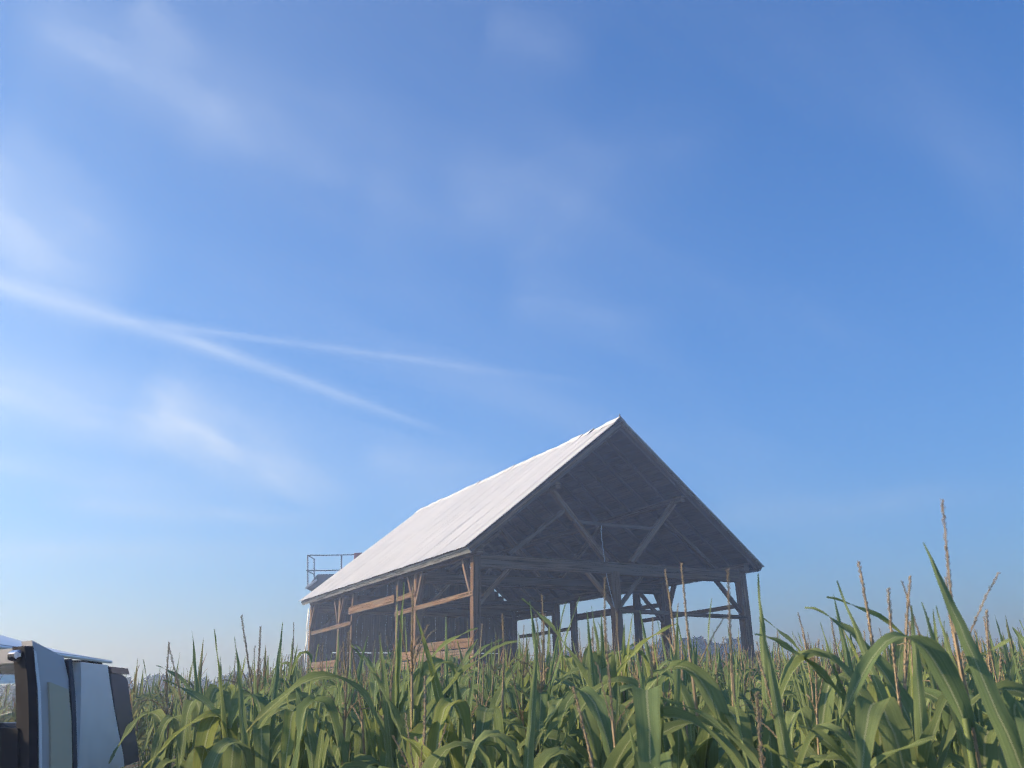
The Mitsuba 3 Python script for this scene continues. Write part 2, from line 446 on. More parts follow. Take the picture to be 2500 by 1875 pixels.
# boarded far gable: upright planks, with a slit of daylight low down where the boards are broken
a = -WA - 0.08
gb = 14.98
while a < WA + 0.05:
    w = float(rng.uniform(0.2, 0.27))
    ac = a + w / 2
    top = BH - abs(ac) * BH / 5 - 0.16 - BH / 5 * w / 2
    if -3.6 < ac < -1.2 or 2.9 < ac < 3.9:
        gap = rng.uniform(0.02, 0.045)
        beam(f'{barn}__gable_board', B(ac, gb, -1.86), B(ac, gb, top), w - 0.008, 0.025, 'siding', up=bv, seg=2, wob=0.002)
        beam(f'{barn}__gable_board', B(ac, gb, FLOOR), B(ac, gb, -1.86 - gap), w - 0.008, 0.025, 'siding', up=bv, seg=2, wob=0.002)
    else:
        beam(f'{barn}__gable_board', B(ac, gb, FLOOR), B(ac, gb, top), w - 0.006, 0.025, 'siding', up=bv, seg=2, wob=0.002)
    a += w
# boards under the plate at the far end of the right wall
for k in range(2):
    beam(f'{barn}__eave_board', B(WA + 0.115, 11.3, -0.22 - 0.2 * k), B(WA + 0.115, 14.9, -0.22 - 0.2 * k), 0.03, 0.19, up=be)
# pale board on the outside of the near right corner
beam(f'{barn}__corner_board', B(WA + 0.23, 0.52, FLOOR), B(WA + 0.17, 0.52, 0.02), 0.14, 0.03, 'fascia_paint', up=bu, label='pale weathered board on the right corner post')
# white metal trim on the far left corner, in two lengths
for (h0, h1, lx) in ((-0.22, -1.02, 0.0), (-1.08, -2.55, 0.03)):
    beam(f'{barn}__corner_trim', B(-WA - 0.14, BL - 0.02, h0), B(-WA - 0.15 - lx, BL - 0.02, h1), 0.02, 0.13, 'white_metal', up=bv, seg=4, wob=0.012, label='white metal trim strip on the far left corner')
beam(f'{barn}__floor', B(-WA + 0.15, BL / 2, FLOOR - 0.06), B(WA - 0.15, BL / 2, FLOOR - 0.06), BL - 0.4, 0.12, 'soil', seg=2, wob=0)
for side in (-1, 1):
    beam(f'{barn}__foundation_wall', B(side * WA, 0.1, FLOOR - 0.75), B(side * WA, BL, FLOOR - 0.75), 0.3, 1.5, 'fascia_paint', up=be, seg=4, wob=0)
for b in (0.35, 14.95):
    beam(f'{barn}__foundation_wall', B(-WA + 0.16, b, FLOOR - 0.75), B(WA - 0.16, b, FLOOR - 0.75), 0.3, 1.5, 'fascia_paint', up=be, seg=4, wob=0)

# loose white sheet metal at the far left corner
pts = []
for k in range(9):
    s = k / 8
    top = B(-WA - 0.12, BL + 0.05, -1.75 - 0.1 * math.sin(9 * s)) + be * 0.0
    bot = B(-WA - 0.2 - 0.75 * s, BL + 0.35 + 0.25 * math.sin(4 * s), -3.3 - 0.2 * math.cos(11 * s))
    pts.append([top * (1 - t) + bot * t + bu * -0.12 * math.sin(3.1 * t) * s for t in (0, 0.25, 0.5, 0.75, 1)])
pts = np.array(pts)
F = [(i * 5 + j, i * 5 + j + 1, i * 5 + j + 6, i * 5 + j + 5) for i in range(8) for j in range(4)]
tarp = thing('loose_tarp', 'crumpled white sheet hanging down from the far left corner of the barn', 'tarp')
scene[tarp] = mikit.ply((pts.reshape(-1, 3), np.array(F)), 'white_metal', smooth=False)

# cord hanging in the gable
cord = thing('hanging_cord', 'thin pale cord hanging down inside the open barn gable', 'cord')
cp = [B(-0.58, 0.42, 0.95), B(-0.60, 0.42, 0.72), B(-0.575, 0.42, 0.4), B(-0.53, 0.42, -0.1), B(-0.46, 0.42, -0.6), B(-0.33, 0.42, -1.1), B(-0.27, 0.42, -1.5)]
tt = np.linspace(0, 1, len(cp))
from scipy.interpolate import CubicSpline
cs = CubicSpline(tt, np.array(cp))
scene[cord] = mikit.ply(tube_mesh(cs(np.linspace(0, 1, 40)), 0.011, 6), 'cord_fibre', smooth=True)


# ------------------------------------------------------------------ service platform behind the barn
plat = thing('service_platform', 'steel platform with a pipe railing rising behind the far end of the barn roof', 'platform')
PX, PY, PZ = -9.35, 38.9, 5.95
yb = PY + 1.3
for k, (x, y) in enumerate(((PX, PY), (PX + 1.53, PY), (PX + 3.2, PY), (PX, yb), (PX + 3.2, yb))):
    lo = np.array([x + (0.10 if k in (0, 3) else 0.05), y, PZ + 0.02])
    put(f'{plat}__rail_post', mikit.ply(tube_mesh([lo, (x, y, PZ + 1.47)], 0.028, 8), 'grey_steel', smooth=True))
for z, x1 in ((PZ + 1.48, PX + 2.1), (PZ + 0.80, PX + 1.53)):
    put(f'{plat}__rail', mikit.ply(tube_mesh([(PX - 0.01, PY, z), (PX + 0.8, PY, z - 0.02), (x1, PY, z - 0.01), (PX + 3.2, PY, z)], 0.026, 8), 'grey_steel', smooth=True))
    put(f'{plat}__rail', mikit.ply(tube_mesh([(PX, PY, z), (PX + 0.01, yb, z)], 0.026, 8), 'grey_steel', smooth=True))
poly = np.array([(PX + 0.02, PZ), (PX + 3.3, PZ), (PX + 3.3, PZ + 0.62), (PX + 0.50, PZ + 0.62), (PX + 0.47, PZ + 0.36)])
V = np.array([(x, y, z) for y in (PY - 0.02, yb) for x, z in poly])
F = [(0, 1, 2), (0, 2, 3), (0, 3, 4), (5, 7, 6), (5, 8, 7), (5, 9, 8)] + [t for k in range(5) for t in ((k, k + 5, (k + 1) % 5 + 5), (k, (k + 1) % 5 + 5, (k + 1) % 5))]
put(f'{plat}__hopper', mikit.ply((V, np.array(F)), 'grey_steel'))
put(f'{plat}__chute_lip', mikit.ply(rbox((PX + 0.25, PY - 0.05, PZ + 0.19), (0.62, 0.05, 0.09), 0.01, X=(0.79, 0, 0.61)), 'white_metal'))
put(f'{plat}__control_box', mikit.ply(rbox((PX + 2.32, PY - 0.04, PZ + 1.28), (0.40, 0.2, 0.5), 0.02), 'faded_red'), label='faded red box on the railing')
th = np.linspace(0, np.pi, 9)
put(f'{plat}__pipe', mikit.ply(tube_mesh([(PX + 2.62, PY, PZ + 1.3)] + [(PX + 2.78 - 0.16 * math.cos(a), PY, PZ + 1.5 + 0.13 * math.sin(a)) for a in th] + [(PX + 2.94, PY, PZ + 0.6)], 0.025, 8), 'grey_steel', smooth=True))
for x in (PX + 1.9, PX + 3.1):
    for y in (PY + 0.1, yb - 0.1):
        put(f'{plat}__leg', mikit.ply(tube_mesh([(x, y, ground_z(x, y) - 0.3), (x, y, PZ + 0.05)], 0.07, 8), 'grey_steel', smooth=True))

# ------------------------------------------------------------------ white van on the left
bsdf('van_paint', type='twosided', bsdf={'type': 'principled', 'base_color': proc(lambda p, n, uv: mix((0.72, 0.72, 0.72), (0.80, 0.80, 0.80), fbm(p.x * 4, p.y * 4, p.z * 4, 3))), 'roughness': 0.35, 'specular': 0.5, 'clearcoat': 0.6, 'clearcoat_gloss': 0.9})
bsdf('dark_trim', type='twosided', bsdf={'type': 'principled', 'base_color': {'type': 'rgb', 'value': [0.034, 0.037, 0.055]}, 'roughness': 0.38, 'specular': 0.5})
bsdf('black_trim', type='twosided', bsdf={'type': 'principled', 'base_color': {'type': 'rgb', 'value': [0.018, 0.018, 0.024]}, 'roughness': 0.8, 'specular': 0.15})
bsdf('slate_paint', type='twosided', bsdf={'type': 'principled', 'base_color': {'type': 'rgb', 'value': [0.05, 0.062, 0.095]}, 'roughness': 0.4, 'specular': 0.5})
bsdf('grey_trim', type='twosided', bsdf={'type': 'principled', 'base_color': {'type': 'rgb', 'value': [0.48, 0.48, 0.50]}, 'roughness': 0.45, 'specular': 0.5})
bsdf('beige_trim', type='twosided', bsdf={'type': 'principled', 'base_color': {'type': 'rgb', 'value': [0.50, 0.46, 0.34]}, 'roughness': 0.6, 'specular': 0.4})
bsdf('chrome', type='twosided', bsdf={'type': 'roughconductor', 'material': 'Cr', 'alpha': 0.12})
bsdf('tinted_glass', type='twosided', bsdf={'type': 'principled', 'base_color': {'type': 'rgb', 'value': [0.02, 0.025, 0.03]}, 'roughness': 0.08, 'specular': 0.6})
bsdf('pane_glass', type='thindielectric', int_ior=1.5)
bsdf('rubber', type='twosided', bsdf={'type': 'principled', 'base_color': {'type': 'rgb', 'value': [0.025, 0.025, 0.025]}, 'roughness': 0.7, 'specular': 0.3})
van = thing('parked_van', 'white van with its side door standing open, parked at the edge of the corn', 'van')
vt = unit([-0.2, 0.98, 0]); vn = np.array([vt[1], -vt[0], 0])
V0 = np.array([-2.74, 4.72, 0.0])
GZ = 1.85
gzv = float(ground_z(-3.5, 5.5))


def VP(s, n, z):
    return V0 + s * vt + n * vn + np.array([0, 0, z])


def bulge(z):
    return 0.10 * np.clip((GZ - z) / 0.7, 0, 1) ** 0.8


def grid(fn, us, vs):
    V = np.array([fn(u, v) for u in us for v in vs])
    m = len(vs)
    F = [(i * m + j, (i + 1) * m + j, (i + 1) * m + j + 1, i * m + j + 1) for i in range(len(us) - 1) for j in range(m - 1)]
    return V, np.array([t for a, b, c, d in F for t in ((a, b, c), (a, c, d))])


def roof_z(s, n):
    w = abs(n + 0.85) / 0.85
    e = np.clip((2.47 - s) / 2.2, 0, 1)
    return GZ + 0.015 + (0.05 + 0.19 * e ** 0.75) * (1 - w ** 1.6)


ss = np.concatenate([np.linspace(-2.2, 2.1, 18), np.linspace(2.2, 2.47, 5)])
ns = -0.85 + 0.85 * np.sin(np.linspace(-np.pi / 2, np.pi / 2, 25))
put(f'{van}__roof', mikit.ply(grid(lambda s, n: VP(s, n, roof_z(s, n)), ss, ns), 'van_paint', smooth=True))
put(f'{van}__headliner', mikit.ply(grid(lambda s, n: VP(s, n, roof_z(s, n) - 0.04), ss[[0, -1]], ns[1:-1]), 'dark_trim', smooth=True))
put(f'{van}__roof__gutter', mikit.ply(rbox(VP(0.135, 0.0, GZ), (4.69, 0.028, 0.022), 0.008, X=vt, Y=vn), 'van_paint'))
put(f'{van}__roof__gutter', mikit.ply(rbox(VP(0.135, -1.70, GZ), (4.69, 0.028, 0.022), 0.008, X=vt, Y=vn), 'van_paint'))


def strip(s_top, s_bot, z_top, z_bot, th, inset=0.0, n=9, rnd=0.0):
    """curved body panel between two raked edges (s at the top, s at the bottom), th thick."""
    zs = np.linspace(z_top, z_bot, n)
    f = (zs - z_top) / (z_bot - z_top)
    l = s_top[0] + (s_bot[0] - s_top[0]) * f ** 1.4
    r = s_top[1] + (s_bot[1] - s_top[1]) * f ** 1.4
    if rnd:
        zs = np.concatenate([z_top - rnd * (1 - np.cos(np.linspace(0.05, np.pi / 2, 7))), np.linspace(z_top - rnd, z_bot, n)[1:]])
        n = len(zs)
        f = (zs - z_top) / (z_bot - z_top)
        c = 1 - np.sqrt(np.clip(1 - ((rnd - (z_top - zs)).clip(0) / rnd) ** 2, 0, 1))
        l = s_top[0] + (s_bot[0] - s_top[0]) * f ** 1.4 + 0.3 * c * rnd * 2
        r = s_top[1] + (s_bot[1] - s_top[1]) * f ** 1.4 - c * rnd * 4
    o = bulge(zs) - inset
    V = [VP(a, b, z) for z, a, c, q in zip(zs, l, r, o) for a, b in ((a, q), (c, q), (c, q - th), (a, q - th))]
    F = []
    for k in range(n - 1):
        for j in range(4):
            a, b = 4 * k + j, 4 * k + (j + 1) % 4
            F += [(a, b, b + 4), (a, b + 4, a + 4)]
    m = 4 * (n - 1)
    F += [(0, 2, 1), (0, 3, 2), (m, m + 1, m + 2), (m, m + 2, m + 3)]
    return np.array(V), np.array(F)


put(f'{van}__side_pillar', mikit.ply(strip((1.58, 2.36), (1.55, 2.98), GZ - 0.025, 1.05, 0.06), 'van_paint', smooth=35))
put(f'{van}__side_pillar__edge_strip', mikit.ply(strip((1.545, 1.572), (1.50, 1.535), 1.74, 1.05, 0.05, -0.008), 'van_paint', smooth=35))
put(f'{van}__side_window', mikit.ply(strip((1.0, 1.535), (0.98, 1.49), GZ - 0.05, 1.05, 0.02, 0.05), 'tinted_glass', smooth=35))
put(f'{van}__side_pillar__rubber', mikit.ply(strip((2.362, 2.385), (2.982, 3.005), GZ - 0.03, 1.05, 0.05, 0.004), 'rubber', smooth=35))
put(f'{van}__windscreen_edge', mikit.ply(strip((2.44, 3.04), (3.0, 3.56), 1.765, 1.05, 0.05, 0.0, 9, 0.07), 'slate_paint', smooth=35))
put(f'{van}__lamp', mikit.ply(strip((2.40, 3.04), (2.45, 3.08), 1.815, 1.768, 0.06, -0.01, 3), 'chrome', smooth=35), label='bright lamp cap at the front corner of the roof')
put(f'{van}__body', mikit.ply(join([
    rbox(VP(-1.3, 0.07, 0.5 * (1.05 + gzv + 0.32)), (2.0, 0.06, 1.05 - gzv - 0.32), 0.02, X=vt, Y=vn),
    rbox(VP(2.75, 0.07, 0.5 * (0.93 + gzv + 0.32)), (2.5, 0.06, 0.93 - gzv - 0.32), 0.02, X=vt, Y=vn),
    rbox(VP(1.0, -1.78, 0.5 * (1.25 + gzv + 0.32)), (6.4, 0.06, 1.25 - gzv - 0.32), 0.02, X=vt, Y=vn),
    rbox(VP(-1.3, -1.74, 1.75), (1.8, 0.05, 0.18), 0.02, X=vt, Y=vn), rbox(VP(1.0, -1.74, 1.755), (2.8, 0.05, 0.17), 0.02, X=vt, Y=vn),
    rbox(VP(-2.17, -0.85, 1.2), (0.06, 1.7, 1.2), 0.03, X=vt, Y=vn),
    rbox(VP(3.6, -0.85, 0.5 * (0.86 + gzv + 0.35)), (1.3, 1.7, 0.86 - gzv - 0.35), 0.12, X=vt, Y=vn),
    rbox(VP(1.0, -1.74, 1.5), (0.12, 0.05, 0.56), 0.02, X=vt, Y=vn), rbox(VP(2.4, -1.74, 1.5), (0.12, 0.05, 0.56), 0.02, X=vt, Y=vn), rbox(VP(-1.0, -1.74, 1.5), (0.12, 0.05, 0.56), 0.02, X=vt, Y=vn)]), 'van_paint', smooth=30))
put(f'{van}__floor', mikit.ply(rbox(VP(0.9, -0.85, gzv + 0.42), (6.0, 1.66, 0.06), 0.01, X=vt, Y=vn), 'dark_trim'))
put(f'{van}__windscreen_header', mikit.ply(rbox(VP(2.42, -0.85, 1.815), (0.06, 1.6, 0.10), 0.02, X=vt, Y=vn), 'black_trim'))
bsdf('tint_glass', type='thindielectric', int_ior=1.5, specular_transmittance={'type': 'rgb', 'value': [0.16, 0.36, 0.66]})
wsx = lambda z: 2.46 + (1.80 - z) * 0.95
scr = put(f'{van}__windscreen', mikit.ply(grid(lambda n, z: VP(wsx(z), n, z), np.linspace(-1.62, -0.06, 7), np.array([1.12, 1.4, 1.695])), 'pane_glass', smooth=True))
scene[f'{scr}__sun_band'] = mikit.ply(grid(lambda n, z: VP(wsx(z), n, z), np.linspace(-1.62, -0.06, 7), np.array([1.70, 1.79])), 'tint_glass', smooth=True)
labels[f'{scr}__sun_band'] = {'label': 'blue tinted band along the top of the windscreen'}
put(f'{van}__dashboard', mikit.ply(rbox(VP(2.75, -0.85, 1.22), (0.5, 1.6, 0.38), 0.06, X=vt, Y=vn), 'dark_trim'))
for s in (-0.6, 1.35):
    for n in (-0.45, -1.25):
        k = put(f'{van}__seat', mikit.ply(rbox(VP(s, n, gzv + 0.75), (0.5, 0.5, 0.16), 0.05, X=vt, Y=vn), 'dark_trim', smooth=30))
        scene[f'{k}__backrest'] = mikit.ply(rbox(VP(s - 0.3, n, gzv + 1.12), (0.14, 0.48, 0.68), 0.05, X=vt, Y=vn), 'dark_trim', smooth=30)
for s in (-1.2, 3.0):
    for n, o in ((-0.02, 0.12), (-1.68, -0.12)):
        th = np.linspace(0, 2 * np.pi, 33)
        prof = [(0.20, -0.1), (0.31, -0.11), (0.335, -0.07), (0.335, 0.07), (0.31, 0.11), (0.20, 0.1)]
        tv, tf = grid(lambda a, k: VP(s + prof[int(k)][0] * math.cos(a), n + prof[int(k)][1], gzv + 0.335 + prof[int(k)][0] * math.sin(a)), th, np.arange(6))
        k = put(f'{van}__wheel', mikit.ply((tv, tf), 'rubber', smooth=40))
        rv, rf = grid(lambda a, q: VP(s + q * math.cos(a), n + o * (0.55 + 0.3 * (q > 0.15)), gzv + 0.335 + q * math.sin(a)), th, np.array([0.001, 0.08, 0.17, 0.205]))
        scene[f'{k}__rim'] = mikit.ply((rv, rf), 'grey_trim', smooth=40)
# the open side door: trailing edge towards the camera
dd, dw = unit([-0.80, 0.60, 0]), unit([0.6, 0.8, 0])
D0 = np.array([-1.690, 3.06, 0.0])


def door_x(z):
    f = np.clip((1.75 - z) / 0.4, 0, 2.5)
    return 0.088 * f ** 0.75


def DP(l, w, z):
    return D0 + dd * l + dw * w + np.array([door_x(z), -0.0, z])


def door_bar(w0, w1, z_top, z_bot, l0, l1, top_slope=0.0, n=12):
    V, zs = [], np.linspace(z_top, z_bot, n)
    for i, z in enumerate(zs):
        for l, w in ((l0, w0), (l0, w1), (l1, w1), (l1, w0)):
            zz = z - (top_slope * (w - w0) if i == 0 else 0)
            V.append(DP(l, w, z) + [0, 0, zz - z])
    F = []
    for k in range(n - 1):
        for j in range(4):
            a, b = 4 * k + j, 4 * k + (j + 1) % 4
            F += [(a, a + 4, b + 4), (a, b + 4, b)]
    m = 4 * (n - 1)
    return np.array(V), np.array(F + [(0, 1, 2), (0, 2, 3), (m, m + 2, m + 1), (m, m + 3, m + 2)])


ZB = gzv + 0.38
dr_ = f'{van}__open_door'
scene[dr_] = mikit.ply(join([door_bar(0.032, 0.150, 1.785, ZB, 0.02, 0.10, 0.45), door_bar(0.04, 0.15, 1.10, ZB, 0.09, 1.0), door_bar(0.04, 0.10, 1.765, 1.715, 0.08, 0.95, 0, 3)]), 'grey_trim', smooth=30)
put(f'{dr_}__seal', mikit.ply(door_bar(0.0, 0.030, 1.765, ZB, 0.0, 0.09), 'black_trim', smooth=30))
put(f'{dr_}__seal', mikit.ply(door_bar(0.152, 0.166, 1.725, ZB, 0.01, 0.10), 'dark_trim', smooth=30))
put(f'{dr_}__flange', mikit.ply(door_bar(0.034, 0.044, 1.75, ZB, 0.004, 0.03), 'van_paint', smooth=30))
put(f'{dr_}__trim_strip', mikit.ply(door_bar(0.075, 0.146, 1.648, ZB, 0.006, 0.05, 0.35), 'beige_trim', smooth=30), label='beige trim strip along the edge of the open door')
put(f'{dr_}__inner_panel', mikit.ply(door_bar(-0.01, 0.05, 1.50, ZB, 0.06, 0.98), 'black_trim', smooth=30))
put(f'{dr_}__corner_cap', mikit.ply(rbox(DP(0.045, -0.012, 1.735), (0.07, 0.03, 0.035), 0.012, X=dd, Y=dw), 'chrome', smooth=30))
put(f'{dr_}__pane', mikit.ply(grid(lambda l, z: DP(l, 0.06, z), np.array([0.09, 0.5, 0.96]), np.linspace(1.1, 1.72, 7)), 'pane_glass', smooth=True))

# ------------------------------------------------------------------ far woods and hedge
bsdf('foliage_mass', type='twosided', bsdf={'type': 'diffuse', 'reflectance': {'type': 'mesh_attribute', 'name': 'vertex_color'}})


CORE = trimesh.creation.icosphere(1)


def crowns(items, seed, leaf):
    r = np.random.default_rng(seed)
    V, F, C = [], [], []
    for x, y, zt, hgt, rad, col in items:
        zg = zt - hgt
        n = 1300
        lob = r.normal(0, 0.45, (7, 3)) * [rad, rad, hgt * 0.32] + [x, y, zg + 0.55 * hgt]
        lr = r.uniform(0.35, 0.6, 7) * rad
        k = r.integers(0, 7, n)
        d = r.normal(size=(n, 3)); d /= np.linalg.norm(d, axis=1, keepdims=True)
        c = lob[k] + d * (lr[k] * r.uniform(0.35, 1.05, n))[:, None] * [1, 1, 0.85]
        over = c[:, 2] > zt
        c[over, 2] = zt - r.uniform(0, 0.5, over.sum())
        e1 = r.normal(size=(n, 3)); e1 /= np.linalg.norm(e1, axis=1, keepdims=True)
        e2 = np.cross(e1, d); e2 /= np.linalg.norm(e2, axis=1, keepdims=True) + 1e-9
        s = leaf * r.uniform(0.6, 1.4, n)[:, None]
        base = sum(len(v) for v in V)
        V.append(np.stack([c - e1 * s, c - e2 * s * 0.7, c + e1 * s, c + e2 * s * 0.7], 1).reshape(-1, 3))
        q = base + 4 * np.arange(n)
        F.append(np.vstack([np.stack([q, q + 1, q + 2], 1), np.stack([q, q + 2, q + 3], 1)]))
        C.append(np.repeat(np.array(col) * r.uniform(0.7, 1.3, (n, 1)), 4, axis=0))
        o = base + 4 * n
        for q in range(7):
            cv, cf = CORE.vertices * (lr[q] * np.array([0.92, 0.92, 0.85])) + lob[q], CORE.faces
            cv[:, 2] = np.minimum(cv[:, 2], zt - 0.25)
            V.append(cv); F.append(cf + o); C.append(np.tile(np.array(col) * 0.8, (len(cv), 1))); o += len(cv)
        tv, tf = tube_mesh([(x, y, zg - 0.5), (x + 0.1, y, zg + 0.5 * hgt)], [0.22, 0.1], 6)
        F.append(tf + o)
        V.append(tv); C.append(np.tile([0.09, 0.07, 0.05], (len(tv), 1)))
    return np.vstack(V), np.vstack(F), np.vstack(C)


r = np.random.default_rng(21)
items = []
for k in range(64):
    az = math.radians(-33 + 30 * k / 63 + r.normal(0, 0.3))
    D = r.uniform(88, 108)
    x, y = D * math.sin(az), D * math.cos(az)
    top = 1.6 + D * (24 + (az + 0.55) * 40 + r.normal(0, 5)) / 2087
    items.append((x, y, top, top - float(ground_z(x, y)), r.uniform(2.2, 3.6), np.array([0.035, 0.055, 0.022]) * r.uniform(0.8, 1.2)))
v, f, c = crowns(items, 3, 0.5)
scene['distant_woods'] = mikit.ply((v, f), 'foliage_mass', color=c)
labels['distant_woods'] = {'label': 'low hazy band of trees on the left horizon', 'category': 'woods', 'kind': 'stuff'}
items = []
for k in range(46):
    az = math.radians(-4 + 19 * k / 45 + r.normal(0, 0.25))
    D = r.uniform(95, 115)
    x, y = D * math.sin(az), D * math.cos(az)
    px = math.tan(az) * 2087 + 1250
    hpx = np.interp(px, [1100, 1250, 1430, 1600, 1760, 1830], [20, 40, 72, 92, 88, 40])
    top = 1.6 + D * (hpx + r.normal(0, 5)) / 2087
    items.append((x, y, top, max(2.5, top - float(ground_z(x, y))), r.uniform(2.0, 3.2), np.array([0.038, 0.055, 0.024]) * r.uniform(0.8, 1.2)))
v, f, c = crowns(items, 4, 0.55)
scene['hedgerow'] = mikit.ply((v, f), 'foliage_mass', color=c)
labels['hedgerow'] = {'label': 'dark hedgerow seen through the open side of the barn', 'category': 'hedge', 'kind': 'stuff'}

# ------------------------------------------------------------------ corn
def leaf_tex(tone, dry):
    dark, light = [float(a * b) for a, b in zip((0.18, 0.25, 0.105), tone)], [float(a * b) for a, b in zip((0.315, 0.39, 0.185), tone)]

    def fn(p, n, uv):
        # uv: along the blade (m), across -1..1 (plus a whole-number offset of 4 per leaf)
        w = uv.y - 4.0 * dr.floor((uv.y + 2.0) / 4.0)
        vein = noise(uv.y * 17.0, uv.x * 0.6, 1.0)
        blot = fbm(uv.x * 5.0, uv.y * 0.8, 3.0, 3)
        c = mix(dark, light, dr.clip(0.55 * vein + 0.6 * blot - 0.1, 0, 1))
        rib = smoothstep(0.11, 0.04, dr.abs(w))
        c = mix(c, (0.46, 0.50, 0.30), 0.8 * rib)
        edge = smoothstep(0.86, 1.0, dr.abs(w) + 0.12 * (blot - 0.5))
        tip = smoothstep(0.60, 0.80, uv.x + 0.25 * (blot - 0.5))
        return mix(c, (0.36, 0.29, 0.13), dr.clip(dry * (0.5 * edge + tip), 0, 1))
    return fn


TONES = (((1.0, 1.0, 1.0), 0.5), ((0.85, 0.92, 0.97), 0.25), ((1.14, 1.07, 0.80), 0.9))
for k, (tone, dry) in enumerate(TONES):
    bsdf(f'corn_blade_{k}', type='principledthin', base_color=proc(leaf_tex(tone, dry)), roughness=0.42, diff_trans=0.85, eta=1.4)
bsdf('corn_stem', type='twosided', bsdf={'type': 'principled', 'base_color': proc(lambda p, n, uv: mix((0.10, 0.16, 0.045), (0.20, 0.24, 0.09), fbm(p.x * 40, p.y * 40, p.z * 6, 2))), 'roughness': 0.5})
bsdf('corn_tassel', type='twosided', bsdf={'type': 'principled', 'base_color': proc(lambda p, n, uv: mix((0.28, 0.205, 0.135), (0.50, 0.40, 0.27), fbm(p.x * 60, p.y * 60, p.z * 60, 2))), 'roughness': 0.8, 'specular': 0.2})
bsdf('corn_far', type='principledthin', base_color={'type': 'mesh_attribute', 'name': 'vertex_color'}, roughness=0.5, diff_trans=0.8, eta=1.4)


def blade(kind, L, W, r, seg=18, cross=2):
    """one leaf blade growing from the origin towards +x and up. Returns vertices, faces, uv."""
    t = np.linspace(0, 1, seg + 1)
    if kind == 'spear':
        a = r.uniform(0, 3) + r.uniform(-2, 7) * t ** 2
    elif kind == 'arch':
        a0, a1, k, w = r.uniform(10, 24), r.uniform(135, 168), r.uniform(0.36, 0.55), r.uniform(0.08, 0.14)
        a = a0 + (a1 - a0) / (1 + np.exp(-(t - k) / w)) + 4 * np.sin(t * 5)
    elif kind == 'kink':
        a0, a1, k, w = r.uniform(6, 22), r.uniform(158, 178), r.uniform(0.24, 0.46), r.uniform(0.025, 0.055)
        a = a0 + (a1 - a0) / (1 + np.exp(-(t - k) / w)) + 6 * np.sin(t * 5)
    else:
        a0, a1 = r.uniform(12, 24), r.uniform(45, 80)
        a = a0 + (a1 - a0) * t ** 1.6
    a = np.radians(a)
    tx, tz = np.sin(a), np.cos(a)
    dl = L / seg
    x = np.concatenate([[0], np.cumsum((tx[1:] + tx[:-1]) / 2 * dl)])
    z = np.concatenate([[0], np.cumsum((tz[1:] + tz[:-1]) / 2 * dl)])
    wid = W * np.minimum(1, 0.42 + t * 3.0) * (1 - t ** (1.7 if kind == 'spear' else 2.6)) ** 0.9
    if kind == 'spear':
        wid = W * np.minimum(1, 0.6 + t * 4.0) * (1 - t) ** 0.8
    wid[-1] = 0.002
    side = np.cumsum(r.normal(0, 0.10, seg + 1)) * 0.02 * L
    twist = np.radians(r.normal(0, 14)) + np.radians(r.uniform(-60, 60) * (0.5 if kind == 'spear' else 1)) * t ** 1.5
    fold = np.radians(np.interp(t, [0, 0.15, 0.6, 1], [55, 30, 14, 20] if kind != 'spear' else [40, 26, 18, 24]))
    ph, nw = r.uniform(0, 6.3), r.uniform(2.5, 4.5)
    cs = np.linspace(-1, 1, 2 * cross + 1)
    off = 4.0 * r.integers(1, 30)
    V, U = [], []
    for i in range(seg + 1):
        tan = np.array([tx[i], 0, tz[i]])
        nor = np.array([-tz[i], 0, tx[i]])
        bi = np.array([0, 1.0, 0])
        b2, n2 = bi * math.cos(twist[i]) + nor * math.sin(twist[i]), nor * math.cos(twist[i]) - bi * math.sin(twist[i])
        c = np.array([x[i], side[i], z[i]])
        for w in cs:
            wave = 0.10 * W * abs(w) ** 1.5 * math.sin(2 * math.pi * nw * t[i] + ph + (1.7 if w > 0 else 0)) * min(1, 4 * t[i]) * (0.4 if kind == 'spear' else 1)
            V.append(c + b2 * (w * wid[i] / 2 * math.cos(fold[i])) + n2 * (abs(w) * wid[i] / 2 * math.sin(fold[i]) + wave))
            U.append((t[i] * L, off + w))
    m = len(cs)
    F = [(i * m + j, (i + 1) * m + j, (i + 1) * m + j + 1, i * m + j + 1) for i in range(seg) for j in range(m - 1)]
    return np.array(V), np.array([t_ for a_, b_, c_, d_ in F for t_ in ((a_, b_, c_), (a_, c_, d_))]), np.array(U)


